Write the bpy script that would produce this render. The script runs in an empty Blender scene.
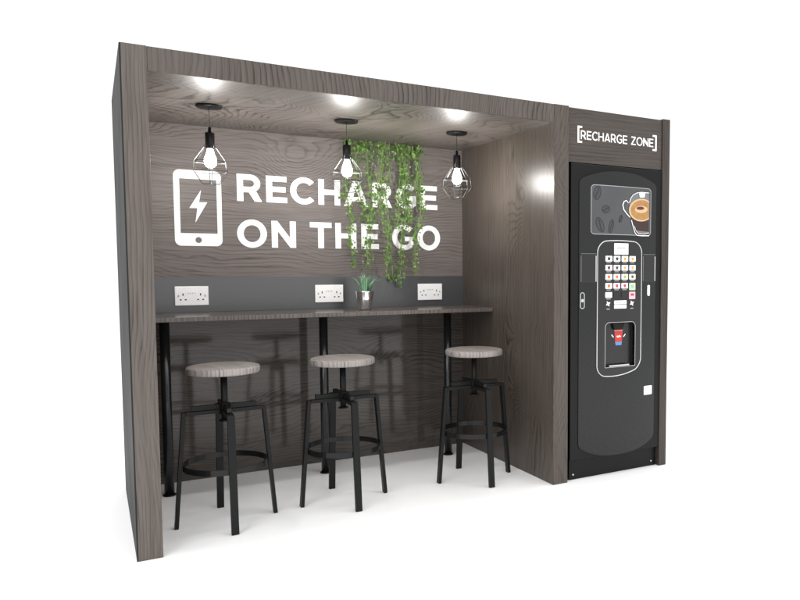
import bpy, bmesh, math, random
from mathutils import Vector, Matrix
from mathutils.geometry import tessellate_polygon
PI = math.pi
random.seed(11)
S = bpy.context.scene
COL = S.collection

# ------------------------------------------------------------------ camera
CAM = Vector((-0.1255, -3.49, 1.2702)); YAW, PITCH, ROLL = 0.5489, -0.066, 0.0012
FPX, PCX, PCY = 722.104, 534.13, 315.92
fw = Vector((math.sin(YAW) * math.cos(PITCH), math.cos(YAW) * math.cos(PITCH), math.sin(PITCH)))
r0 = Vector((math.cos(YAW), -math.sin(YAW), 0)); u0 = r0.cross(fw)
rt = r0 * math.cos(ROLL) + u0 * math.sin(ROLL); up = -r0 * math.sin(ROLL) + u0 * math.cos(ROLL)
cd = bpy.data.cameras.new('camera'); cam = bpy.data.objects.new('camera', cd); COL.objects.link(cam)
R = Matrix((rt, up, -fw)).transposed().to_4x4()
cam.matrix_world = Matrix.Translation(CAM) @ R
cd.sensor_width = 36; cd.lens = FPX * 36 / 800
cd.shift_x = (400 - PCX) / 800; cd.shift_y = (PCY - 300) / 800
cd.clip_end = 500; cd.clip_start = .05
S.camera = cam

def at(px, py, Y):
    """point on the vertical plane y=Y seen at photo pixel (px,py) -> (x,z)"""
    d = fw + rt * ((px - PCX) / FPX) - up * ((py - PCY) / FPX)
    s = (Y - CAM.y) / d.y
    p = CAM + d * s
    return p.x, p.z

# ------------------------------------------------------------------ light
W = bpy.data.worlds.new('World'); S.world = W; W.use_nodes = True
bg = W.node_tree.nodes['Background']; bg.inputs[0].default_value = (1, 1, 1, 1); bg.inputs[1].default_value = 1.13
def area(name, loc, target, size, power):
    l = bpy.data.lights.new(name, 'AREA'); l.shape = 'RECTANGLE'; l.size, l.size_y = size; l.energy = power
    o = bpy.data.objects.new(name, l); COL.objects.link(o); o.location = loc
    o.rotation_euler = (Vector(target) - Vector(loc)).to_track_quat('-Z', 'Y').to_euler()
    return o
area('softbox', (-5.2, -6.0, 4.4), (0.8, 0.2, .9), (4.0, 3.0), 150)
area('overhead_softbox', (0.8, -1.2, 7.0), (0.8, -1.2, 0), (16.0, 13.0), 850)
S.view_settings.view_transform = 'Standard'; S.view_settings.look = 'None'
S.view_settings.exposure = 0; S.view_settings.gamma = 1

# ------------------------------------------------------------------ materials
def mat(name, col, rough=.5, metal=0., emit=None, es=0., spec=.5, coat=0., trans=0., noise=None):
    m = bpy.data.materials.new(name); m.use_nodes = True; nt = m.node_tree
    b = nt.nodes['Principled BSDF']
    b.inputs['Base Color'].default_value = (*col, 1); b.inputs['Roughness'].default_value = rough
    b.inputs['Metallic'].default_value = metal; b.inputs['Specular IOR Level'].default_value = spec
    b.inputs['Coat Weight'].default_value = coat; b.inputs['Transmission Weight'].default_value = trans
    if emit: b.inputs['Emission Color'].default_value = (*emit, 1); b.inputs['Emission Strength'].default_value = es
    if noise:
        sc, amt = noise
        tc = nt.nodes.new('ShaderNodeTexCoord'); n = nt.nodes.new('ShaderNodeTexNoise')
        n.inputs['Scale'].default_value = sc; n.inputs['Detail'].default_value = 4
        nt.links.new(tc.outputs['Object'], n.inputs['Vector'])
        mr = nt.nodes.new('ShaderNodeMapRange'); mr.inputs['To Min'].default_value = 1 - amt; mr.inputs['To Max'].default_value = 1 + amt
        nt.links.new(n.outputs['Fac'], mr.inputs['Value'])
        mx = nt.nodes.new('ShaderNodeMix'); mx.data_type = 'RGBA'; mx.blend_type = 'MULTIPLY'; mx.inputs[0].default_value = 1
        mx.inputs[6].default_value = (*col, 1)
        cb = nt.nodes.new('ShaderNodeCombineColor')
        for i in range(3): nt.links.new(mr.outputs[0], cb.inputs[i])
        nt.links.new(cb.outputs[0], mx.inputs[7]); nt.links.new(mx.outputs[2], b.inputs['Base Color'])
        rr = nt.nodes.new('ShaderNodeMapRange'); rr.inputs['To Min'].default_value = rough * .8; rr.inputs['To Max'].default_value = min(1, rough * 1.25)
        nt.links.new(n.outputs['Fac'], rr.inputs['Value']); nt.links.new(rr.outputs[0], b.inputs['Roughness'])
    return m

def wood(name, axis, light=(.175, .151, .138), dark=(.055, .045, .040), N=46, amp=.10, us=1.0, vs=3.0, rough=.26, seed=0., tilt=0., spec=.5, contrast=1., zm=1.):
    """printed woodgrain laminate; grain along the given axis, closed rings where the drift field peaks"""
    m = bpy.data.materials.new(name); m.use_nodes = True; nt = m.node_tree; L = nt.links.new
    b = nt.nodes['Principled BSDF']
    def nd(t, **k):
        n = nt.nodes.new(t)
        for a, v in k.items(): setattr(n, a, v)
        return n
    def mth(op, a, c=None, d=None):
        n = nd('ShaderNodeMath', operation=op)
        for i, v in enumerate((a, c, d)):
            if v is None: continue
            if isinstance(v, (int, float)): n.inputs[i].default_value = v
            else: L(v, n.inputs[i])
        return n.outputs[0]
    tc = nd('ShaderNodeTexCoord'); sp = nd('ShaderNodeSeparateXYZ'); L(tc.outputs['Object'], sp.inputs[0])
    x, y, z = sp.outputs
    if axis == 'X': u, v = x, mth('ADD', z, mth('MULTIPLY', y, .83))
    elif axis == 'Y': u, v = y, mth('ADD', x, mth('MULTIPLY', z, .9 * zm))
    else: u, v = z, mth('ADD', x, mth('MULTIPLY', y, .91))
    if tilt:
        u2 = mth('SUBTRACT', mth('MULTIPLY', u, math.cos(tilt)), mth('MULTIPLY', v, math.sin(tilt)))
        v = mth('ADD', mth('MULTIPLY', u, math.sin(tilt)), mth('MULTIPLY', v, math.cos(tilt))); u = u2
    def noise(su, sv, off, detail=2., rg=.5):
        c = nd('ShaderNodeCombineXYZ'); L(mth('MULTIPLY', u, su), c.inputs[0]); L(mth('MULTIPLY', v, sv), c.inputs[1]); c.inputs[2].default_value = seed + off
        n = nd('ShaderNodeTexNoise'); n.inputs['Scale'].default_value = 1; n.inputs['Detail'].default_value = detail; n.inputs['Roughness'].default_value = rg
        L(c.outputs[0], n.inputs['Vector']); return n.outputs['Fac']
    n1 = noise(us, vs, 0, 1.2, .45)
    n1b = noise(us * 4, vs * 3, 7.3, 2); n1c = noise(us * 2.2, 26, 17.1, 2)
    h = mth('ADD', v, mth('ADD', mth('ADD', mth('MULTIPLY', n1, amp * 4), mth('MULTIPLY', n1b, amp * .35)), mth('MULTIPLY', n1c, .028)))
    # knots: sparse peaks that bend the grain around them
    kn = mth('POWER', noise(us * 1.6 , vs * 1.3, 21.7, 0), 5.)
    h = mth('ADD', h, mth('MULTIPLY', kn, amp * 9))
    t = mth('FRACT', mth('MULTIPLY', h, N))
    cr = nd('ShaderNodeValToRGB'); e = cr.color_ramp.elements
    e[0].position = 0; e[0].color = (.15, .15, .15, 1); e[1].position = 1; e[1].color = (.30, .30, .30, 1)
    for p, c in ((.12, .0), (.55, .10), (.76, .42), (.90, 1.)):
        q = e.new(p); q.color = (c, c, c, 1)
    L(t, cr.inputs[0])
    mod = nd('ShaderNodeMapRange'); mod.inputs['From Min'].default_value = .35; mod.inputs['From Max'].default_value = .68
    mod.inputs['To Min'].default_value = .25; mod.inputs['To Max'].default_value = .95
    L(noise(us * 1.3, vs * 2.4, 3.1, 3), mod.inputs['Value'])
    lines = mth('MULTIPLY', cr.outputs[0], mod.outputs[0])
    fib = noise(7, 210, 5.5, 3, .6)
    fib2 = noise(2.2, 60, 9.5, 2, .6)
    f = mth('ADD', mth('MULTIPLY', lines, 1.05 * contrast), mth('MULTIPLY', mth('SUBTRACT', fib, .5), 1.0))
    f = mth('ADD', f, mth('MULTIPLY', mth('SUBTRACT', fib2, .5), .9))
    f = mth('ADD', f, mth('MULTIPLY', noise(us * .6, vs * .8, 13., 2), .25))
    cl = nd('ShaderNodeClamp'); L(f, cl.inputs[0])
    mx = nd('ShaderNodeMix', data_type='RGBA'); L(cl.outputs[0], mx.inputs[0])
    mx.inputs[6].default_value = (*light, 1); mx.inputs[7].default_value = (*dark, 1)
    L(mx.outputs[2], b.inputs['Base Color'])
    rr = nd('ShaderNodeMapRange'); rr.inputs['To Min'].default_value = rough * .88; rr.inputs['To Max'].default_value = rough * 1.25
    L(fib2, rr.inputs['Value']); L(rr.outputs[0], b.inputs['Roughness'])
    bp = nd('ShaderNodeBump'); bp.inputs['Strength'].default_value = .05; bp.inputs['Distance'].default_value = .001
    L(cl.outputs[0], bp.inputs['Height']); L(bp.outputs[0], b.inputs['Normal'])
    b.inputs['Specular IOR Level'].default_value = spec
    return m

M = {}
M['wood_post'] = wood('wood_post', 'Z', N=62, amp=.035, us=.9, vs=2.2, seed=1.3, light=(.118, .099, .088), dark=(.034, .027, .023), spec=.35, rough=.4)
M['wood_divider'] = wood('wood_divider', 'Z', N=48, amp=.095, us=.9, vs=2.0, seed=8.4, rough=.33, light=(.088, .072, .061), dark=(.026, .020, .016), contrast=.95, spec=.36)
M['wood_end'] = wood('wood_end', 'Z', N=60, amp=.03, us=.9, vs=2.2, seed=15.2, light=(.060, .049, .043), dark=(.024, .018, .016), spec=.3)
M['wood_header'] = wood('wood_header', 'Z', N=42, amp=.05, us=1.3, vs=1.6, seed=4.9, contrast=1.15, light=(.100, .084, .075), dark=(.028, .022, .018), spec=.35, rough=.4)
M['wood_ceiling'] = wood('wood_ceiling', 'Y', N=21, amp=.24, us=1.5, vs=1.5, seed=2.9, rough=.34, tilt=.35, contrast=1.15, light=(.15, .13, .117), dark=(.030, .024, .020), spec=.45)
M['wood_back'] = wood('wood_back', 'X', N=48, amp=.075, us=1.2, vs=2.2, seed=5.7, rough=.5, light=(.170, .148, .139), dark=(.060, .050, .044), spec=.3, contrast=.85)
M['wood_back_shaded'] = wood('wood_back_shaded', 'X', N=46, amp=.075, us=1.2, vs=2.2, seed=6.9, rough=.075, light=(.084, .071, .062), dark=(.024, .020, .017), spec=.42, contrast=1.0)  # back wall wood with the shade under the counter put into its colours
M['wood_fascia'] = wood('wood_fascia', 'X', N=52, amp=.03, us=.8, vs=2.2, seed=9.9, light=(.070, .058, .051), dark=(.028, .022, .019), contrast=.8, spec=.35)
M['wood_counter'] = wood('wood_counter', 'Y', N=44, amp=.03, us=1.2, vs=2.0, seed=12.1, rough=.2, light=(.135, .115, .104), dark=(.04, .032, .028), zm=0)
M['wood_seat'] = wood('wood_seat', 'Y', N=60, amp=.03, us=2.0, vs=4.0, seed=3.7, light=(.33, .298, .28), dark=(.085, .072, .065), rough=.4, tilt=.25, contrast=.9, zm=0)
M['charcoal'] = mat('charcoal_laminate', (.021, .0215, .022), .6, spec=.15, noise=(3, .06))
M['splash'] = mat('grey_splashback', (.060, .062, .066), .22, spec=.95, noise=(2.5, .05))
M['floor'] = mat('white_floor', (.91, .91, .91), .6, spec=.25, noise=(.7, .006))
M['white'] = mat('white_lettering', (.93, .93, .92), .5)
M['plastic_white'] = mat('white_plastic', (.96, .96, .96), .3)
M['dark_hole'] = mat('dark_slot', (.01, .01, .01), .6)
M['grey_mark'] = mat('pale_grey_mark', (.42, .42, .43), .5)
M['black_steel'] = mat('black_powder_coat', (.0075, .008, .008), .40, spec=.2, noise=(40, .15))
M['pole'] = mat('black_pole', (.010, .010, .011), .24, spec=.6)
M['black_gloss'] = mat('black_gloss', (.007, .007, .0075), .22, spec=.3)
M['bulb'] = mat('glowing_bulb', (1, 1, 1), .3, emit=(1, .975, .94), es=245)
M['wire'] = mat('cage_wire', (.012, .012, .012), .35, spec=.3)
M['cord'] = mat('pendant_cord', (.05, .05, .05), .6)
M['leaf1'] = mat('ivy_leaf', (.095, .205, .03), .5, noise=(30, .45))
M['leaf2'] = mat('ivy_leaf_dark', (.055, .125, .024), .5, noise=(30, .4))
M['leaf3'] = mat('ivy_leaf_pale', (.17, .29, .06), .5, noise=(30, .3))
M['stem'] = mat('ivy_stem', (.20, .24, .09), .6)
M['blade'] = mat('plant_blade', (.13, .34, .17), .4, noise=(25, .5))
M['blade2'] = mat('plant_blade_pale', (.40, .62, .40), .4, noise=(25, .4))
M['chrome'] = mat('polished_pot', (.82, .82, .84), .14, metal=1)
M['soil'] = mat('pot_soil', (.03, .022, .016), .9, noise=(80, .4))
M['case'] = mat('machine_case', (.006, .006, .0065), .38, spec=.22, noise=(60, .06))
M['door'] = mat('machine_door', (.0105, .011, .0115), .27, spec=.38, noise=(90, .05))
M['ctrl'] = mat('control_panel', (.012, .012, .013), .3)
M['trim'] = mat('silver_trim', (.62, .63, .64), .22, metal=.85)
M['screen'] = mat('picture_grey', (.065, .067, .07), .35, noise=(6, .22))
M['bean'] = mat('bean_outline', (.012, .012, .012), .5)
M['bean_fill'] = mat('bean_fill', (.045, .047, .05), .45)
M['crema'] = mat('picture_crema', (.40, .20, .065), .5, noise=(28, .35))
M['crema_pale'] = mat('picture_crema_pale', (.58, .44, .25), .5)
M['coffee'] = mat('picture_coffee', (.035, .014, .014), .4)
M['cocoa'] = mat('picture_cocoa', (.14, .015, .008), .5)
M['glassline'] = mat('picture_glass_line', (.85, .86, .87), .3)
M['glassgrey'] = mat('picture_glass_grey', (.16, .165, .17), .3)
M['icon_black'] = mat('icon_black', (.03, .03, .03), .5)
M['icon_plum'] = mat('icon_plum', (.13, .03, .06), .5)
M['icon_amber'] = mat('icon_amber', (.60, .33, .04), .5)
M['icon_peach'] = mat('icon_peach', (.72, .36, .16), .5)
M['icon_orange'] = mat('icon_orange', (.62, .17, .04), .5)
M['icon_green'] = mat('icon_green', (.35, .45, .03), .5)
M['icon_olive'] = mat('icon_olive', (.15, .10, .01), .5)
M['icon_red'] = mat('icon_red', (.55, .04, .10), .5)
M['btn_green'] = mat('pale_green_button', (.50, .78, .46), .4)
M['btn_pink'] = mat('pale_pink_button', (.82, .50, .55), .4)
M['btn_dark'] = mat('dark_button', (.012, .012, .012), .3)
M['cup_red'] = mat('red_cup', (.55, .035, .03), .4)
M['cup_blue'] = mat('blue_base', (.10, .26, .55), .4)
M['cup_pink'] = mat('red_cup_rim', (.75, .25, .2), .4)
M['edge_grey'] = mat('edge_grey', (.20, .20, .205), .35)

# ------------------------------------------------------------------ helpers
class MB:
    def __init__(s): s.v = []; s.f = []; s.m = []; s.mats = []; s.smooth = []
    def mi(s, m):
        if m not in s.mats: s.mats.append(m)
        return s.mats.index(m)
    def add(s, vs, fs, m, smooth=False):
        o = len(s.v); s.v += [tuple(v) for v in vs]; k = s.mi(m)
        for f in fs: s.f.append([o + i for i in f]); s.m.append(k); s.smooth.append(smooth)
    def box(s, a, b, m):
        x0, y0, z0 = a; x1, y1, z1 = b
        v = [(x0, y0, z0), (x1, y0, z0), (x1, y1, z0), (x0, y1, z0), (x0, y0, z1), (x1, y0, z1), (x1, y1, z1), (x0, y1, z1)]
        s.add(v, [(0, 3, 2, 1), (4, 5, 6, 7), (0, 1, 5, 4), (1, 2, 6, 5), (2, 3, 7, 6), (3, 0, 4, 7)], m)
    def bar(s, p, q, w, t, side, m):
        """flat bar p->q; w along 'side' vector, t along the third"""
        p, q = Vector(p), Vector(q); d = (q - p).normalized(); sd = Vector(side).normalized(); n = d.cross(sd).normalized()
        vs = []
        for c in (p, q):
            for a, b in ((-1, -1), (1, -1), (1, 1), (-1, 1)): vs.append(c + sd * (a * w / 2) + n * (b * t / 2))
        s.add(vs, [(0, 3, 2, 1), (4, 5, 6, 7), (0, 1, 5, 4), (1, 2, 6, 5), (2, 3, 7, 6), (3, 0, 4, 7)], m)
    def lathe(s, prof, c, m, seg=32, smooth=True, axis='Z', cap=True):
        vs = []; n = len(prof)
        for k in range(seg):
            a = 2 * PI * k / seg
            for r, z in prof:
                if axis == 'Z': vs.append((c[0] + r * math.cos(a), c[1] + r * math.sin(a), c[2] + z))
                else: vs.append((c[0] + r * math.cos(a), c[1] + z, c[2] + r * math.sin(a)))
        fs = []
        for k in range(seg):
            k2 = (k + 1) % seg
            for i in range(n - 1): fs.append((k * n + i, k2 * n + i, k2 * n + i + 1, k * n + i + 1))
        s.add(vs, fs, m, smooth)
        if cap:
            o = len(s.v) - len(vs)
            for i in (0, n - 1):
                if prof[i][0] > 1e-6: s.f.append([o + k * n + i for k in range(seg)]); s.m.append(s.mi(m)); s.smooth.append(False)
    def tube(s, pts, r, m, seg=8, closed=False, smooth=True):
        P = [Vector(p) for p in pts]; n = len(P); rings = []
        for i, p in enumerate(P):
            a = P[(i - 1) % n] if (closed or i > 0) else P[i]; b = P[(i + 1) % n] if (closed or i < n - 1) else P[i]
            d = (b - a).normalized(); h = Vector((0, 1, 0)) if abs(d.y) < .9 else Vector((1, 0, 0))
            e1 = d.cross(h).normalized(); e2 = d.cross(e1)
            rings.append([p + (e1 * math.cos(2 * PI * k / seg) + e2 * math.sin(2 * PI * k / seg)) * r for k in range(seg)])
        vs = [v for g in rings for v in g]; fs = []
        for i in range(n if closed else n - 1):
            j = (i + 1) % n
            for k in range(seg): fs.append((i * seg + k, i * seg + (k + 1) % seg, j * seg + (k + 1) % seg, j * seg + k))
        if not closed: fs += [tuple(range(seg)), tuple((n - 1) * seg + k for k in range(seg))]
        s.add(vs, fs, m, smooth)
    def poly(s, loops, yf, off, th, m):
        """loops of (x,z): outline + holes, as a slab whose back lies 'off' in front of surface yf(x) and is 'th' thick"""
        flat = [p for l in loops for p in l]; n = len(flat)
        tris = tessellate_polygon([[Vector((p[0], p[1], 0)) for p in l] for l in loops])
        vs = [(x, yf(x) - off - th, z) for x, z in flat] + [(x, yf(x) - off, z) for x, z in flat]
        fs = [tuple(t) for t in tris] + [tuple(n + i for i in reversed(t)) for t in tris]
        o = 0
        for l in loops:
            k = len(l)
            for i in range(k): j = (i + 1) % k; fs.append((o + i, o + j, n + o + j, n + o + i))
            o += k
        s.add(vs, fs, m)
    def build(s, name, parent=None, bevel=0., base=(0, 0, 0), autos=False):
        me = bpy.data.meshes.new(name)
        b = Vector(base); me.from_pydata([Vector(v) - b for v in s.v], [], s.f)
        for m in s.mats: me.materials.append(M[m])
        me.polygons.foreach_set('material_index', s.m); me.polygons.foreach_set('use_smooth', s.smooth)
        bm = bmesh.new(); bm.from_mesh(me); bmesh.ops.recalc_face_normals(bm, faces=bm.faces); bm.to_mesh(me); bm.free()
        me.update()
        o = bpy.data.objects.new(name, me); COL.objects.link(o)
        if parent: o.parent = parent
        if bevel:
            md = o.modifiers.new('bevel', 'BEVEL'); md.width = bevel; md.segments = 2; md.limit_method = 'ANGLE'
        return o
def thing(name, label, cat, loc=(0, 0, 0), group=None):
    o = bpy.data.objects.new(name, None); COL.objects.link(o); o.location = loc; o.empty_display_size = .1
    o['label'] = label; o['category'] = cat
    if group: o['group'] = group
    return o
def kids(o, pool): return [c for c in pool if c.parent == o]
def copy_tree(o, parent=None, pool=None):
    pool = pool or list(COL.objects)
    c = o.copy(); COL.objects.link(c)
    if parent: c.parent = parent
    for ch in kids(o, pool): copy_tree(ch, c, pool)
    return c
def slab(name, a, b, m, parent, bevel=.0012):
    mb = MB(); mb.box(a, b, m); return mb.build(name, parent, bevel)
flat0 = lambda y: (lambda x: y)

# ------------------------------------------------------------------ letters (geometric sans)
def arc(cx, cz, rx, rz, a0, a1, n):
    return [(cx + rx * math.cos(math.radians(a0 + (a1 - a0) * i / n)), cz + rz * math.sin(math.radians(a0 + (a1 - a0) * i / n))) for i in range(n + 1)]
def glyph(ch, w, t):
    """w = width in cap heights, t = stem in cap heights"""
    h = t * .93
    if ch == 'E': return [[(0, 0), (w, 0), (w, h), (t, h), (t, .5 - h / 2), (w * .93, .5 - h / 2), (w * .93, .5 + h / 2), (t, .5 + h / 2), (t, 1 - h), (w * .985, 1 - h), (w * .985, 1), (0, 1)]]
    if ch == 'H': return [[(0, 0), (t, 0), (t, .5 - h / 2), (w - t, .5 - h / 2), (w - t, 0), (w, 0), (w, 1), (w - t, 1), (w - t, .5 + h / 2), (t, .5 + h / 2), (t, 1), (0, 1)]]
    if ch == 'T': return [[(w / 2 - t / 2, 0), (w / 2 + t / 2, 0), (w / 2 + t / 2, 1 - h), (w, 1 - h), (w, 1), (0, 1), (0, 1 - h), (w / 2 - t / 2, 1 - h)]]
    if ch == 'N': return [[(0, 0), (t, 0), (t, .62), (w - t * .95, 0), (w, 0), (w, 1), (w - t, 1), (w - t, .38), (t * .95, 1), (0, 1)]]
    if ch == 'Z': return [[(0, 0), (w, 0), (w, h), (t * 1.45, h), (w * .98, 1 - h * .85), (w * .98, 1), (w * .04, 1), (w * .04, 1 - h), (w - t * 1.45, 1 - h), (0, h * .85)]]
    if ch == 'O': return [arc(w / 2, .5, w / 2, .52, 0, 352, 44), arc(w / 2, .5, w / 2 - t * 1.02, .52 - h, 0, 352, 44)]
    if ch == 'C':
        Rr = w / (1 + math.cos(math.radians(43))); cx = Rr
        return [arc(cx, .5, Rr, .52, 43, 317, 36) + arc(cx, .5, Rr - t * 1.03, .52 - h, 317, 43, 36)]
    if ch == 'G':
        Rr = w / 1.80; cx = Rr
        a = arc(cx, .5, Rr, .52, 44, 322, 36); ex = a[-1][0]; xr = w * .985
        b = arc(cx, .5, Rr - t * 1.03, .52 - h, 303, 44, 34)
        zi = b[0][1]
        return [a[:-1] + [(xr, .115), (xr, .53), (w * .56, .53), (w * .56, .53 - h * .88), (xr - t * .92, .53 - h * .88), (xr - t * .92, zi + .035)] + b]
    if ch == 'A':
        s = t * 1.1; a = t * 1.12; dx = w / 2 - a / 2; xl = lambda z: s + z * dx
        z0, z1 = .2, .2 + h * .85; za = (w / 2 - s) / dx
        return [[(0, 0), (s, 0), (xl(z0), z0), (w - xl(z0), z0), (w - s, 0), (w, 0), (w / 2 + a / 2, 1), (w / 2 - a / 2, 1)], [(xl(z1), z1), (w - xl(z1), z1), (w / 2, za)]]
    if ch == 'R':
        cx = w * .52; rx = w * .94 - cx; zb = .335; rz = (1 - zb) / 2; zc = zb + rz
        o = arc(cx, zc, rx, rz, 90, -55, 20)
        inn = arc(cx, zc, max(rx - t, .02), rz - h, 90, -90, 14)
        jx = w * .47
        return [[(0, 0), (0, 1)] + o + [(w, 0), (w - t * 1.18, 0), (jx, zb), (t, zb), (t, 0)], [(t, 1 - h)] + inn + [(t, zb + h)]]
    raise KeyError(ch)
def put_letter(mb, ch, x0, x1, z0, H, t, yf, off, th, m):
    g = glyph(ch, (x1 - x0) / H, t)
    mb.poly([[(x0 + p[0] * H, z0 + p[1] * H) for p in l] for l in g], yf, off, th, m)
def rrect(x0, z0, x1, z1, r, n=6):
    if not isinstance(r, tuple): r = (r,) * 4   # bl br tr tl
    out = []
    for (cx, cz, a0, rr) in ((x0 + r[0], z0 + r[0], 180, r[0]), (x1 - r[1], z0 + r[1], 270, r[1]), (x1 - r[2], z1 - r[2], 0, r[2]), (x0 + r[3], z1 - r[3], 90, r[3])):
        if rr <= 1e-6: out.append((cx, cz))
        else: out += arc(cx, cz, rr, rr, a0, a0 + 90, n)
    return out

# ------------------------------------------------------------------ setting
H = 2.2; CT = 2.099; T = .1016; XP = 2.142; XD = 2.242; XE = 2.953; XW = 3.011; D = 1.205
mb = MB(); mb.add([(-60, -60, 0), (60, -60, 0), (60, 60, 0), (-60, 60, 0)], [(0, 1, 2, 3)], 'floor')
fl = mb.build('floor'); fl['kind'] = 'structure'; fl['label'] = 'seamless bright white studio floor'

# ------------------------------------------------------------------ booth
B = thing('recharge_booth', 'dark woodgrain recharge booth with white lettering, open front and ceiling lights', 'booth')
left = slab('side_panel', (.006, 0, 0.001), (T, D, H), 'wood_post', B)
slab('outer_cladding', (0, .001, .001), (.0058, D + .02, H - .001), 'charcoal', left, 0)['label'] = 'charcoal outer face of the left side panel'
slab('side_panel', (XP, 0, .001), (XD, D, H), 'wood_divider', B)
slab('side_panel', (XE, 0, .001), (XW, D, H + .002), 'wood_end', B)
back = slab('back_panel', (.008, D + .0005, 1.010), (XW - .002, D + .022, H - .002), 'wood_back', B, 0)
slab('back_panel', (.008, D + .0005, .001), (XW - .002, D + .022, 1.0095), 'wood_back_shaded', B, 0)['label'] = 'glossy back panel below the counter, its colour darkened for the counter shadow'
slab('ceiling_panel', (T + .0005, .021, CT), (XP - .0005, D, CT + .02), 'wood_ceiling', B, 0)
slab('roof_panel', (T + .0005, .021, H - .022), (XP - .0005, D, H - .003), 'charcoal', B, 0)
slab('roof_panel', (XD + .0005, .032, H - .022), (XE - .0005, D, H - .006), 'charcoal', B, 0)
slab('header', (T + .0008, .0015, CT - .001), (XP - .0008, .0205, H - .001), 'wood_header', B)
fas = slab('fascia', (XD + .0008, .010, 1.886), (XE - .0008, .030, H - .004), 'wood_fascia', B)
slab('splashback', (T + .0005, D - .006, 1.0085), (XP - .0005, D, 1.2137), 'splash', B, 0)
rows = [('RECHARGE', [(0.639, 0.783), (0.808, 0.933), (0.952, 1.1), (1.127, 1.267), (1.292, 1.454), (1.482, 1.621), (1.648, 1.793), (1.823, 1.95)], 1.6745, .163),
        ('ONTHEGO', [(0.634, 0.807), (0.835, 0.982), (1.07, 1.208), (1.232, 1.371), (1.404, 1.524), (1.617, 1.773), (1.801, 1.97)], 1.3965, .1655)]
for word, spans, z0, hh in rows:
    for ch, (a, b) in zip(word, spans):
        mb = MB(); put_letter(mb, ch, a, b, z0, hh, .222, flat0(D), 0, .002, 'white'); mb.build('letter', back)
mb = MB()
mb.poly([rrect(.294, 1.399, .551, 1.841, .034, 8), [(.325, 1.473), (.525, 1.473), (.525, 1.790), (.325, 1.790)], arc(.42, 1.434, .0175, .0175, 0, 345, 23)], flat0(D), 0, .002, 'white')
mb.poly([[(.440, 1.728), (.428, 1.656), (.472, 1.657), (.406, 1.537), (.418, 1.621), (.375, 1.620)]], flat0(D), 0, .002, 'white')
mb.build('phone_icon', back)
# fascia sign
fy = flat0(.010)
wd = dict(R=.80, E=.72, C=.86, H=.86, A=.92, G=.92, Z=.78, O=1.04, N=.90)
text = 'RECHARGE ZONE'; gap = .13; tot = sum(wd.get(c, .42) for c in text) + gap * (len(text) - 1)
zs, hs = 2.0225, .050; sx = (2.882 - 2.332) / tot; cx = 2.332
for c in text:
    if c != ' ':
        mb = MB(); w_ = wd[c]
        g = glyph(c, w_ , .148)
        mb.poly([[(cx + p[0] * sx, zs + p[1] * hs) for p in l] for l in g], fy, 0, .0015, 'white'); mb.build('letter', fas)
        cx += (w_ + gap) * sx
    else: cx += (.42 + gap) * sx
for s, x0 in ((1, 2.309), (-1, 2.909)):
    mb = MB(); t_ = .011; zt, zb, L_ = 2.097, 2.0, .032
    pts = [(0, zb), (L_, zb), (L_, zb + t_), (t_, zb + t_), (t_, zt - t_), (L_, zt - t_), (L_, zt), (0, zt)]
    mb.poly([[(x0 + s * a, b) for a, b in pts]], fy, 0, .0015, 'white'); mb.build('bracket', fas)

# ------------------------------------------------------------------ counter
CTZ = 1.0075; CF = .741
C_ = thing('bar_counter', 'long dark woodgrain counter on three black round legs along the back wall', 'counter', (1.12, .95, 0))
def rel(mb, name, parent, base, bevel=0.): return mb.build(name, parent, bevel, base)
cb = (1.12, .95, 0)
mb = MB(); mb.box((T + .001, CF, CTZ - .024), (XP - .001, D - .0065, CTZ), 'wood_counter'); rel(mb, 'tabletop', C_, cb, .0015)
for lx, ly in ((.205, .955), (1.076, .955), (1.912, .965)):
    mb = MB(); mb.lathe([(.0255, .008), (.0255, CTZ - .0245)], (lx, ly, 0), 'pole', 32); lg = rel(mb, 'leg', C_, cb)
    mb = MB(); mb.lathe([(.034, .001), (.034, .005), (.031, .0078)], (lx, ly, 0), 'black_steel', 32); rel(mb, 'foot_flange', lg, cb)

# ------------------------------------------------------------------ sockets
def make_socket():
    t = thing('power_socket', '', 'socket', (0, 0, 0), 'double power sockets on the grey splashback')
    w, h = .0905, .0565
    mb = MB(); mb.box((-w, -.009, -h), (w, 0, h), 'plastic_white'); fp = mb.build('faceplate', t, .003)
    f = flat0(-.009)
    for s, xs in ((-1, -.0475), (1, .0475)):
        e = xs - s * .0005
        for a_, b_ in (((e - .0030, .0015), (e + .0030, .0150)), ((e - .0183, -.0255), (e - .0087, -.0185)), ((e + .0087, -.0255), (e + .0183, -.0185))):
            mb = MB(); mb.box((a_[0], -.0096, a_[1]), (b_[0], -.009, b_[1]), 'dark_hole'); mb.build('pin_hole', fp)
        mb = MB(); mb.box((s * .0715 - .004, -.0112, -.006), (s * .0715 + .004, -.009, .006), 'grey_mark'); mb.build('switch', t, .0008)
    mb = MB()
    for i in range(4): mb.box((-.021 + i * .0115, -.0094, .011), (-.0165 + i * .0115, -.009, .019), 'grey_mark')
    mb.build('marking', t)
    return t
so = make_socket()
for i, (sx_, lab) in enumerate(((.373, 'white double power socket under the phone icon, leftmost on the grey splashback'),
                              (1.183, 'white double power socket just left of the potted plant, in the middle of the splashback'),
                              (1.886, 'white double power socket right of the potted plant, nearest the right wall'))):
    o = so if i == 0 else copy_tree(so)
    o.location = (sx_, D - .0062, 1.105); o['label'] = lab

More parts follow.
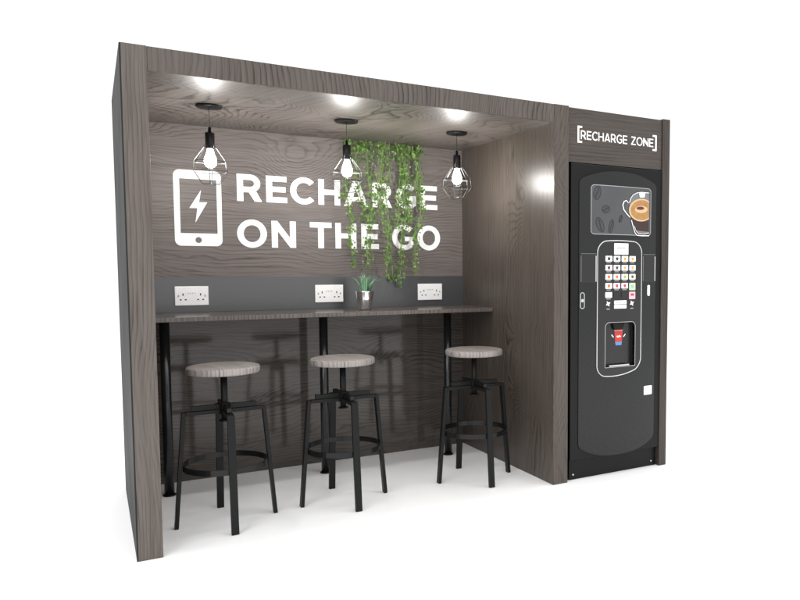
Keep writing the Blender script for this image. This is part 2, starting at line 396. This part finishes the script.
# ------------------------------------------------------------------ pendants
def make_pendant():
    t = thing('pendant_lamp', '', 'pendant lamp', (0, 0, 0), 'caged pendant lamps under the ceiling')
    mb = MB(); mb.lathe([(.0, 0), (.064, 0), (.064, -.006), (.060, -.011), (0, -.011)], (0, 0, 0), 'black_steel', 40, cap=False); mb.build('ceiling_rose', t)
    mb = MB(); mb.tube([(0, 0, -.011), (0, 0, -.128)], .0016, 'cord', 8); mb.build('cord', t)
    mb = MB(); mb.lathe([(.0, -.108), (.007, -.110), (.008, -.134), (.021, -.137), (.0225, -.142), (.0225, -.214), (.0205, -.219), (0, -.219)], (0, 0, 0), 'black_gloss', 32, cap=False); mb.build('socket_holder', t)
    mb = MB(); mb.lathe([(.0135, -.2195), (.0145, -.230), (.0195, -.246), (.0265, -.265), (.0295, -.281), (.0275, -.296), (.0195, -.308), (.009, -.3135), (0, -.3145)], (0, 0, 0), 'bulb', 32, cap=False); mb.build('bulb', t)
    mb = MB(); n = 6
    lv = [(.024, -.200), (.086, -.285), (.090, -.335), (.046, -.398)]
    for k in range(n):
        a = 2 * PI * (k + .3) / n
        mb.tube([(r * math.cos(a), r * math.sin(a), z) for r, z in lv], .0015, 'wire', 6, smooth=False)
    for r, z in lv[1:] + [(.024, -.200)]:
        mb.tube([(r * math.cos(2 * PI * (k + .3) / n), r * math.sin(2 * PI * (k + .3) / n), z) for k in range(n)], .0015, 'wire', 6, closed=True, smooth=False)
    mb.build('wire_cage', t)
    return t
pe = make_pendant()
for i, (px_, lab) in enumerate(((.415, 'caged pendant lamp hanging in front of the phone icon'), (1.127, 'caged pendant lamp hanging at the left edge of the ivy'), (1.812, 'caged pendant lamp hanging nearest the right wall, clear of the lettering'))):
    o = pe if i == 0 else copy_tree(pe)
    o.location = (px_, .59, CT); o['label'] = lab

# ------------------------------------------------------------------ stools
def make_stool():
    t = thing('bar_stool', '', 'stool', (0, 0, 0), 'round seated bar stools at the counter')
    mb = MB(); mb.lathe([(0, .786), (.160, .786), (.168, .783), (.171, .777), (.171, .759), (.168, .753), (.160, .751), (0, .751)], (0, 0, 0), 'wood_seat', 64, cap=False); mb.build('seat', t)
    mb = MB(); mb.lathe([(.016, .515), (.016, .7505)], (0, 0, 0), 'black_steel', 24)
    mb.lathe([(.055, .745), (.055, .7505)], (0, 0, 0), 'black_steel', 24)
    mb.lathe([(.026, .508), (.026, .5145)], (0, 0, 0), 'black_steel', 24); mb.build('spindle', t)
    mb = MB(); mb.lathe([(.027, .5455), (.027, .5995)], (0, 0, 0), 'black_steel', 6, smooth=False); mb.build('hub', t)
    ZT = .567
    for k in range(4):
        a = PI / 2 * k; d = Vector((math.cos(a), math.sin(a), 0)); s = Vector((-math.sin(a), math.cos(a), 0))
        mb = MB(); top = d * .186 + Vector((0, 0, ZT)); foot = d * .232 + Vector((0, 0, .001))
        dn = (foot - top).normalized()
        mb.bar(top, foot, .034, .018, s, 'black_steel')
        mb.bar(d * .024 + Vector((0, 0, ZT - .0065)), d * .1765 + Vector((0, 0, ZT - .0065)), .034, .018, s, 'black_steel')
        lg = mb.build('leg', t, .0012)
        mb = MB(); zc = .295; rr = .186 + (.046) * (ZT - zc) / ZT
        mb.box((-.006, -.006, -.006), (.006, .006, .006), 'black_gloss')
        for i_, v in enumerate(mb.v): mb.v[i_] = tuple(d * (rr - .012 + v[0]) + s * v[1] + Vector((0, 0, zc + v[2])))
        mb.build('bolt', lg)
    mb = MB()   # square tube crossbars with dark open ends
    for d, s, z in ((Vector((1, 0, 0)), Vector((0, 1, 0)), .5835), (Vector((0, 1, 0)), Vector((1, 0, 0)), .5835)):
        for sg in (-1, 1):
            mb.bar(d * (.0255 * sg) + Vector((0, 0, z)), d * (.150 * sg) + Vector((0, 0, z)), .022, .022, s, 'black_steel')
            mb.bar(d * (.150 * sg) + Vector((0, 0, z)), d * (.1505 * sg) + Vector((0, 0, z)), .017, .017, s, 'dark_hole')
    mb.build('crossbar', t)
    mb = MB(); ro, ri = .197, .192
    mb.lathe([(ri, .281), (ro, .281), (ro, .309), (ri, .309), (ri, .281)], (0, 0, 0), 'black_gloss', 64, smooth=True, cap=False)
    rg = mb.build('foot_ring', t)
    for e in rg.data.polygons: e.use_smooth = False
    return t
st = make_stool()
for i, (x_, y_, a_, lab) in enumerate(((.417, .356, 0., 'bar stool with round pale wood seat nearest the left side panel'), (1.020, .376, .02, 'bar stool with round pale wood seat in the middle, below the potted plant'), (1.818, .380, -.02, 'bar stool with round pale wood seat nearest the vending machine'))):
    o = st if i == 0 else copy_tree(st)
    o.location = (x_, y_, 0); o.rotation_euler.z = a_; o['label'] = lab

# ------------------------------------------------------------------ potted plant
P = thing('potted_plant', 'small spiky green plant in a shiny silver tumbler pot on the counter', 'plant', (1.337, .945, CTZ))
mb = MB(); mb.lathe([(0, .0005), (.036, .0005), (.039, .004), (.050, .070), (.056, .112), (.0585, .118), (.0565, .119), (.0545, .112), (.050, .100)], (0, 0, 0), 'chrome', 40, cap=False)
mb.lathe([(.0455, .045), (.0468, .048)], (0, 0, 0), 'chrome', 40, cap=False); pot = mb.build('pot', P)
mb = MB(); mb.lathe([(0, .104), (.0505, .102)], (0, 0, 0), 'soil', 24, cap=False); mb.build('soil', P)
mb = MB()
for k in range(46):
    a = random.uniform(0, 2 * PI); q = random.random() ** .7; r = .034 * q; lean = .01 + .085 * q ** 1.5 * random.uniform(.5, 1.1); hh = random.uniform(.13, .175) * (1.05 - .25 * q)
    d = Vector((math.cos(a), math.sin(a), 0)); s = Vector((-math.sin(a), math.cos(a), 0)); w = random.uniform(.0035, .006)
    vs = []; n = 7
    for i in range(n + 1):
        f = i / n; c = d * (r + lean * f * f) + Vector((0, 0, .10 + hh * (f - .22 * f ** 3)))
        ww = w * (1 - f ** 2.2) + .0003
        vs += [c - s * ww + d * .0012, c, c + s * ww + d * .0012]
    fs = []
    for i in range(n): fs += [(3 * i, 3 * i + 1, 3 * i + 4, 3 * i + 3), (3 * i + 1, 3 * i + 2, 3 * i + 5, 3 * i + 4)]
    mb.add(vs, fs, 'blade' if random.random() < .62 else 'blade2', True)
mb.build('leaves', P)

# ------------------------------------------------------------------ hanging ivy
V = thing('hanging_ivy', 'green trailing ivy hanging from the ceiling over the lettering', 'plant', (1.55, 1.14, CT))
vb = Vector((1.55, 1.14, CT))
def leaf(mb, c, size):
    n = Vector((random.uniform(-.7, .7), -1, random.uniform(-.3, .9))).normalized()
    dn = Vector((random.uniform(-.8, .8), 0, -1)); dn = (dn - n * dn.dot(n)).normalized(); s = n.cross(dn)
    L_, w = size, size * random.uniform(.42, .6)
    pts = [c, c + dn * L_ * .18 + s * w, c + dn * L_ * .52 + s * w * .55 + n * L_ * .06, c + dn * L_, c + dn * L_ * .52 - s * w * .55 + n * L_ * .06, c + dn * L_ * .18 - s * w, c + dn * L_ * .45 - n * L_ * .05]
    mb.add([p - vb for p in pts], [(0, 1, 6), (1, 2, 6), (2, 3, 6), (3, 4, 6), (4, 5, 6), (5, 0, 6)], random.choice(('leaf1', 'leaf1', 'leaf2', 'leaf3')))
strands = [(1.33, 1.29, .035, 150), (1.395, 1.60, .04, 90), (1.455, 1.27, .04, 170), (1.53, 1.62, .035, 60), (1.555, 1.215, .03, 120), (1.60, 1.20, .03, 105), (1.665, 1.55, .04, 95), (1.695, 1.17, .038, 185), (1.755, 1.60, .035, 85), (1.785, 1.235, .035, 150), (1.83, 1.66, .03, 80)]
for x0, zb, wd_, nl in strands:
    x0 -= .022; wd_ *= .78
    y0 = random.uniform(1.12, 1.165); ph = random.uniform(0, 6); ph2 = random.uniform(0, 6)
    path = lambda z: Vector((x0 + .018 * math.sin(z * 7 + ph) + .008 * math.sin(z * 19 + ph2), y0 + .012 * math.sin(z * 9 + ph2), z))
    pts = [path(CT - (CT - zb) * i / 30) - vb for i in range(31)]
    mb = MB(); mb.tube(pts, .0022, 'stem', 5); stem = mb.build('vine_strand', V)
    mb = MB()
    for k in range(int(nl * 1.45)):
        f = random.random() ** .95; z = CT - .005 - (CT - zb) * f
        c = path(z); sp_ = wd_ * (1.15 - .35 * f)
        c += Vector((random.gauss(0, sp_ * .55), random.uniform(-.03, .02), random.uniform(-.02, .01)))
        c.y = min(c.y, 1.188); c.z = min(c.z, CT - .004)
        leaf(mb, c, random.uniform(.011, .021))
    mb.build('leaves', stem)
mb = MB()
for k in range(280):
    leaf(mb, Vector((random.uniform(1.28, 1.82), random.uniform(1.1, 1.18), CT - .004 - abs(random.gauss(0, .055)))), random.uniform(.011, .021))
mb.build('leaves', V)

# ------------------------------------------------------------------ vending machine
VM = thing('vending_machine', 'tall black coffee vending machine with curved door and drink buttons beside the booth', 'vending machine', (2.608, .35, 0))
vmb = (2.608, .35, 0)
def vr(mb, name, parent, bevel=0.): return mb.build(name, parent, bevel, vmb)
cxm, hw = 2.6135, .2935
yf = lambda x: .003 - .014 * (1 - min(1, ((x - cxm) / hw) ** 2))
def column_slab(mb, x0, x1, top, bot, back_y, off, m, n=48):
    xs = [x0 + (x1 - x0) * (.5 - .5 * math.cos(PI * i / n)) for i in range(n + 1)]
    vs = []
    for x in xs: vs += [(x, yf(x) - off, bot(x)), (x, yf(x) - off, top(x)), (x, back_y, top(x)), (x, back_y, bot(x))]
    fs = []
    for i in range(n):
        a, b = 4 * i, 4 * i + 4
        for k in range(4): fs.append((a + k, b + k, b + (k + 1) % 4, a + (k + 1) % 4))
    fs += [(0, 1, 2, 3), (4 * n + 3, 4 * n + 2, 4 * n + 1, 4 * n)]
    mb.add(vs, fs, m)
def corner(x, x0, x1, r):
    """how far the edge drops near rounded ends"""
    d = min(x - x0, x1 - x)
    return 0 if d >= r else r - math.sqrt(max(0, r * r - (r - d) ** 2))
def cutter(loops_pts, y0, y1):
    c = MB(); c.add([(x, y0, z) for x, z in loops_pts] + [(x, y1, z) for x, z in loops_pts],
        [tuple(range(len(loops_pts))), tuple(len(loops_pts) + i for i in reversed(range(len(loops_pts))))] + [(i, (i + 1) % len(loops_pts), len(loops_pts) + (i + 1) % len(loops_pts), len(loops_pts) + i) for i in range(len(loops_pts))], 'dark_hole')
    o = c.build('cutter', None, 0, vmb); o.location = vmb
    return o
def cut(o, c):
    md = o.modifiers.new('cut', 'BOOLEAN'); md.operation = 'DIFFERENCE'; md.solver = 'EXACT'; md.object = c
    dg = bpy.context.evaluated_depsgraph_get(); me = bpy.data.meshes.new_from_object(o.evaluated_get(dg))
    o.modifiers.remove(md); old = o.data; o.data = me; bpy.data.meshes.remove(old)
niche = rrect(2.505, .668, 2.737, .942, (.004, .004, .03, .03), 6)

mb = MB(); mb.box((2.264, .007, .1245), (2.951, .70, 1.882), 'case'); cab = vr(mb, 'cabinet', VM)
mb = MB(); mb.box((2.275, .032, .001), (2.946, .69, .124), 'case'); kp = vr(mb, 'kick_plate', VM, .002)
mb = MB()
for sx_ in (2.305, 2.915):
    mb = MB(); mb.lathe([(0, -.0015), (.005, -.0015), (.006, 0)], (sx_, .032, .03), 'trim', 12, axis='Y', cap=False); vr(mb, 'screw', kp)
dtop = lambda x: 1.850 - .062 * abs((x - cxm) / hw) ** 2.3 - corner(x, 2.32, 2.907, .02)
dbot = lambda x: .124 + .075 * abs((x - cxm) / hw) ** 2.6 + corner(x, 2.32, 2.907, .025)
mb = MB(); column_slab(mb, 2.320, 2.907, dtop, dbot, .0065, 0, 'door', 64); door = vr(mb, 'door_panel', VM)
# control panel
ct_ = lambda x: 1.437 - .010 * ((x - 2.613) / .17) ** 2 - corner(x, 2.446, 2.784, .065)
cb_ = lambda x: .615 + .028 * ((x - 2.60) / .17) ** 2 + .012 * (x - 2.6) / .17 + corner(x, 2.446, 2.784, .055)
mb = MB(); column_slab(mb, 2.446, 2.784, ct_, cb_, .006, .0015, 'ctrl', 48); cp = vr(mb, 'control_panel', VM)
cu = cutter(niche, -.2, .022); bpy.context.view_layer.update()
for o in (cab, door, cp): cut(o, cu)
bpy.data.objects.remove(cu)
for o, w_ in ((cab, .004), (door, .005)):
    md = o.modifiers.new('bevel', 'BEVEL'); md.width = w_; md.segments = 2; md.limit_method = 'ANGLE'; md.angle_limit = 1.0
lp = []
n = 60
xs = [2.446 + .338 * (.5 - .5 * math.cos(PI * i / n)) for i in range(n + 1)]
lp = [(x, yf(x) - .002, ct_(x)) for x in xs] + [(x, yf(x) - .002, cb_(x)) for x in reversed(xs)]
mb = MB(); mb.tube(lp, .0034, 'trim', 8, closed=True); vr(mb, 'trim_ring', cp)
mb = MB(); mb.tube([(x, yf(x) - .002, z) for x, z in niche], .0018, 'grey_mark', 6, closed=True); vr(mb, 'niche_trim', cp)
# info label on top
mb = MB(); mb.poly([rrect(2.567, 1.353, 2.675, 1.421, .002)], yf, .0015, .0015, 'plastic_white')
mb.box((2.585, yf(2.62) - .0036, 1.389), (2.655, yf(2.62) - .0029, 1.396), 'grey_mark'); vr(mb, 'info_label', cp)
icons = [['icon_black', 'icon_black', 'icon_amber', 'icon_amber'], ['icon_plum', 'icon_plum', 'icon_peach', 'icon_peach'], ['icon_orange', 'icon_orange', 'icon_green', 'icon_olive'], ['icon_orange', 'icon_red', 'icon_red', 'btn_green'], ['plain', 'btn_dark', 'btn_dark', 'btn_pink']]
for r_ in range(5):
    for c_ in range(4):
        k = icons[r_][c_]; x0 = 2.503 + .0605 * c_; zt = 1.3445 - .0545 * r_; w_, h_ = .0485, .0335
        face = {'btn_green': 'btn_green', 'btn_pink': 'btn_pink', 'btn_dark': 'btn_dark'}.get(k, 'plastic_white')
        if k in ('btn_green', 'btn_pink'): h_ = .045
        mb = MB(); mb.poly([rrect(x0, zt - h_, x0 + w_, zt, .004, 3)], yf, .0015, .003, face)
        xm, zm = x0 + w_ * .5, zt - h_ * .5
        if k.startswith('icon'):
            mb.poly([[(xm - .011, zm + .006), (xm - .007, zm - .010), (xm + .007, zm - .010), (xm + .011, zm + .006), (xm + .006, zm + .009), (xm - .006, zm + .009)]], yf, .0045, .0006, k)
        elif k == 'btn_green': mb.poly([rrect(xm - .012, zm - .010, xm + .012, zm + .010, .004)], yf, .0045, .0006, 'icon_green' if 0 else 'grey_mark')
        elif k == 'btn_pink': mb.poly([rrect(xm - .014, zm - .002, xm + .014, zm + .012, .003)], yf, .0045, .0006, 'icon_red')
        elif k == 'plain': mb.poly([rrect(xm - .010, zm - .002, xm + .010, zm + .002, .001)], yf, .0045, .0006, 'grey_mark')
        vr(mb, 'selection_button', cp)
        if k.startswith('icon') or k == 'plain':
            mb = MB(); mb.poly([rrect(x0 + .008, zt - h_ - .0095, x0 + w_ - .008, zt - h_ - .0055, .001)], yf, .0015, .0008, 'grey_mark'); vr(mb, 'caption', cp)
mb = MB()
mb.poly([rrect(2.570, 1.052, 2.664, 1.0745, .003)], yf, .0015, .002, 'plastic_white'); mb.poly([rrect(2.570, 1.026, 2.664, 1.0485, .003)], yf, .0015, .002, 'plastic_white')
for i in range(5): mb.poly([rrect(2.582 + i * .0155, 1.059, 2.593 + i * .0155, 1.064, .001)], yf, .0035, .0006, 'grey_mark')
vr(mb, 'price_label', cp)
def star(cx, cz, r, pts_):
    return [(cx + r * (1 if i % 2 == 0 else .45) * math.cos(PI * i / pts_ + .5), cz + r * (1 if i % 2 == 0 else .45) * math.sin(PI * i / pts_ + .5)) for i in range(2 * pts_)]
for cx_ in (2.525, 2.708):
    mb = MB(); mb.poly([star(cx_, 1.056, .019, 4)], yf, .0015, .001, 'plastic_white'); mb.poly([rrect(cx_ - .012, 1.022, cx_ + .012, 1.027, .001)], yf, .0015, .001, 'grey_mark'); vr(mb, 'symbol', cp)
# niche content
yn = flat0(.0215)
NI = MB(); NI.poly([[(2.508, .671), (2.734, .671), (2.734, .91), (2.708, .938), (2.534, .938), (2.508, .91)]], yn, 0, .0006, 'ctrl'); ni = vr(NI, 'dispensing_niche', VM)
def sh(p): return [(a + .015, b) for a, b in p]   # niche back sits deeper than the door
mb = MB()
mb.poly([sh([(2.582, .892), (2.650, .892), (2.646, .884), (2.586, .884)])], yn, .0008, .0006, 'cup_pink')
mb.poly([sh([(2.585, .8835), (2.647, .8835), (2.642, .818), (2.591, .818)])], yn, .0008, .0006, 'cup_red')
mb.poly([sh([(2.590, .8175), (2.643, .8175), (2.639, .797), (2.595, .797)])], yn, .0008, .0006, 'cup_blue')
mb.poly([sh([(2.600, .850), (2.606, .858), (2.612, .851), (2.619, .859), (2.634, .853), (2.632, .846), (2.618, .850), (2.611, .843), (2.604, .848)])], yn, .0015, .0005, 'plastic_white')
mb.poly([sh([(2.560, .862), (2.566, .865), (2.580, .849), (2.575, .846)])], yn, .0008, .0006, 'plastic_white')
mb.poly([sh([(2.672, .862), (2.666, .865), (2.652, .849), (2.657, .846)])], yn, .0008, .0006, 'plastic_white')
vr(mb, 'cup_picture', ni)
mb = MB(); mb.add([(2.588, .004, .895), (2.652, .004, .895), (2.668, .004, .936), (2.574, .004, .936), (2.588, .021, .895), (2.652, .021, .895), (2.668, .021, .936), (2.574, .021, .936)], [(0, 1, 2, 3), (4, 7, 6, 5), (0, 4, 5, 1), (1, 5, 6, 2), (2, 6, 7, 3), (3, 7, 4, 0)], 'case'); vr(mb, 'nozzle', ni, .002)
mb = MB(); mb.box((2.545, -.002, .6695), (2.700, .020, .679), 'trim')
for i in range(9): mb.box((2.552 + i * .0165, -.001, .6792), (2.560 + i * .0165, .019, .6815), 'case')
vr(mb, 'drip_tray', ni)
# grips
for x0, x1, xe in ((2.331, 2.438, 2.4345), (2.797, 2.902, 2.8985)):
    mb = MB(); mb.poly([rrect(x0, 1.185, x1, 1.357, .006)], yf, .0002, .0012, 'ctrl')
    mb.poly([rrect(xe - .0035, 1.190, xe + .0035, 1.345, .003)], yf, .0014, .003, 'trim')
    mb.poly([rrect(x0, 1.3555, x1, 1.3575, .0008)], yf, .0014, .001, 'edge_grey')
    mb.poly([rrect(x0, 1.190, x0 + .003, 1.345, .001)], yf, .0014, .001, 'edge_grey')
    vr(mb, 'grip', VM)
# lock
mb = MB(); mb.poly([rrect(2.326, 1.030, 2.357, 1.128, .015, 8), rrect(2.3305, 1.0345, 2.3525, 1.1235, .0105, 8)], yf, .0002, .0035, 'trim')
mb.poly([rrect(2.3305, 1.0345, 2.3525, 1.1235, .0105, 8)], yf, .0002, .0012, 'dark_hole')
mb.poly([arc(2.3415, 1.079, .010, .010, 0, 340, 17)], yf, .0016, .003, 'trim'); vr(mb, 'lock', VM)
mb = MB(); mb.poly([rrect(2.836, 1.098, 2.856, 1.166, .0098, 8)], yf, .0002, .004, 'plastic_white'); vr(mb, 'coin_slot', VM)
mb = MB(); mb.poly([rrect(2.816, .474, 2.884, .530, .006, 4)], yf, .0002, .003, 'plastic_white'); vr(mb, 'badge', VM)

# door picture
PY = -.010
def zz(a, b): return at(575 + a / 6.667, 160 + b / 6.667, PY)
px0, pz0 = 2.399, 1.473; px1, pz1 = 2.858, 1.762
ptop = lambda x: pz1 - corner(x, px0, px1, .022); pbot = lambda x: pz0 + corner(x, px0, px1, .022)
mb = MB(); column_slab(mb, px0, px1, ptop, pbot, .006, .0015, 'screen', 40); pic = vr(mb, 'door_picture', VM)
xs = [px0 + (px1 - px0) * (.5 - .5 * math.cos(PI * i / 40)) for i in range(41)]
mb = MB(); mb.tube([(x, yf(x) - .0012, ptop(x)) for x in xs] + [(x, yf(x) - .0012, pbot(x)) for x in reversed(xs)], .0019, 'grey_mark', 6, closed=True); vr(mb, 'picture_edge', pic)
def blob(cx_, cz_, rx, rz, rot, n=26):
    c, s = math.cos(rot), math.sin(rot)
    return [(cx_ + rx * math.cos(t) * c - rz * math.sin(t) * s, cz_ + rx * math.cos(t) * s + rz * math.sin(t) * c) for t in [2 * PI * i / n for i in range(n)]]
def strip(mb, pts, w, off, th, m):
    """thin drawn line along (x,z) points"""
    P_ = [Vector((a, b)) for a, b in pts]; Lf, Rt = [], []
    for i, p in enumerate(P_):
        d = (P_[min(i + 1, len(P_) - 1)] - P_[max(i - 1, 0)]).normalized(); nn = Vector((-d.y, d.x))
        ww = w(i / (len(P_) - 1)) if callable(w) else w
        Lf.append(tuple(p + nn * ww / 2)); Rt.append(tuple(p - nn * ww / 2))
    for i in range(len(P_) - 1):
        mb.poly([[Lf[i], Lf[i + 1], Rt[i + 1], Rt[i]]], yf, off, th, m)
for a, b, rx, rz, rot in ((150, 218, .027, .043, -.25), (206, 328, .029, .023, .2), (168, 432, .026, .048, .45), (240, 442, .018, .043, -.25), (302, 392, .013, .024, -.35)):
    cx_, cz_ = zz(a, b); o_ = blob(cx_, cz_, rx, rz, rot)
    o_ = [(max(px0 + .004, p), min(pz1 - .006, max(pz0 + .005, q))) for p, q in o_]; i_ = blob(cx_, cz_, rx - .0042, rz - .0042, rot)
    i_ = [(max(px0 + .006, p), min(pz1 - .008, max(pz0 + .007, q))) for p, q in i_]
    mb = MB(); mb.poly([o_, i_], yf, .0017, .0005, 'bean'); mb.poly([i_], yf, .0017, .0003, 'bean_fill')
    c, s = math.cos(rot), math.sin(rot); L_ = rz if rz > rx else rx; vert = rz > rx
    pts = []
    for i in range(9):
        f = -1 + 2 * i / 8; f *= .8; wob = .18 * math.sin(f * 3.2)
        lx, lz = ((wob * rx, f * rz) if vert else (f * rx, wob * rz * 1.5)); pts.append((cx_ + lx * c - lz * s, cz_ + lx * s + lz * c))
    pts = [(max(px0 + .008, p), min(pz1 - .009, max(pz0 + .009, q))) for p, q in pts]
    strip(mb, pts, .005, .0021, .0005, 'bean'); vr(mb, 'coffee_bean', pic)
mb = MB()
xr = zz(496, 300)[0]
def clipx(pts): return [(min(p, xr), q) for p, q in pts]
# glass body, handle, coffee
body = [zz(362, 330), zz(372, 400), zz(385, 450), zz(398, 492), zz(412, 503), zz(496, 503), zz(496, 330)]
mb.poly([clipx(body)], yf, .0030, .0004, 'coffee')
mb.poly([[zz(405, 470), zz(412, 488), zz(496, 492), zz(496, 480)]], yf, .0036, .0003, 'glassgrey')
dome = [zz(358 + 0, 300)] + [zz(450 - 92 * math.cos(t), 300 - 84 * math.sin(t)) for t in [PI * i / 14 for i in range(1, 9)]] + [zz(496, 222), zz(496, 300)]
mb.poly([clipx(dome)], yf, .0032, .0003, 'glassgrey')
disc = [zz(442 + 85 * math.cos(t), 334 + 76 * math.sin(t)) for t in [2 * PI * i / 40 for i in range(40)]]
def clip_poly(pts):
    out = []
    for i in range(len(pts)):
        a, b = pts[i], pts[(i + 1) % len(pts)]
        if a[0] <= xr: out.append(a)
        if (a[0] <= xr) != (b[0] <= xr):
            f = (xr - a[0]) / (b[0] - a[0]); out.append((xr, a[1] + f * (b[1] - a[1])))
    return out
mb.poly([clip_poly(disc)], yf, .0040, .0004, 'crema_pale')
disc = [zz(444 + 76 * math.cos(t), 334 + 66 * math.sin(t)) for t in [2 * PI * i / 40 for i in range(40)]]
mb.poly([clip_poly(disc)], yf, .0045, .0004, 'crema')
disc = [zz(440 + 44 * math.cos(t), 330 + 24 * math.sin(t)) for t in [2 * PI * i / 30 for i in range(30)]]
mb.poly([clip_poly(disc)], yf, .0050, .0003, 'crema_pale')
mb.poly([[zz(434 + 27 * math.cos(t), 322 + 11 * math.sin(t)) for t in [2 * PI * i / 26 for i in range(26)]]], yf, .0055, .0003, 'cocoa')
vr(mb, 'coffee_cup_picture', pic)
mb = MB()
strip(mb, [zz(372, 400), zz(384, 445), zz(396, 484), zz(410, 502), zz(440, 505), zz(494, 505)], .0055, .0060, .0004, 'glassline')
strip(mb, [zz(392, 440), zz(404, 474), zz(420, 490), zz(455, 494), zz(494, 486)], .003, .0060, .0004, 'glassline')
strip(mb, [zz(358, 285), zz(368, 255), zz(385, 233), zz(410, 220), zz(440, 216), zz(494, 220)], .0042, .0060, .0004, 'glassline')
strip(mb, [zz(352, 288), zz(338, 270), zz(322, 278), zz(314, 300), zz(320, 330), zz(340, 358), zz(364, 384)], lambda f: .0045 + .003 * math.sin(PI * f), .0060, .0004, 'glassline')
strip(mb, [zz(350, 300), zz(340, 292), zz(332, 305), zz(340, 334), zz(360, 360)], .003, .0060, .0004, 'glassgrey')
mb.poly([[zz(425, 222), zz(468, 222), zz(462, 250), zz(430, 250)]], yf, .0060, .0004, 'glassline')
vr(mb, 'glass_outline', pic)

# all pictures and lamps now in place
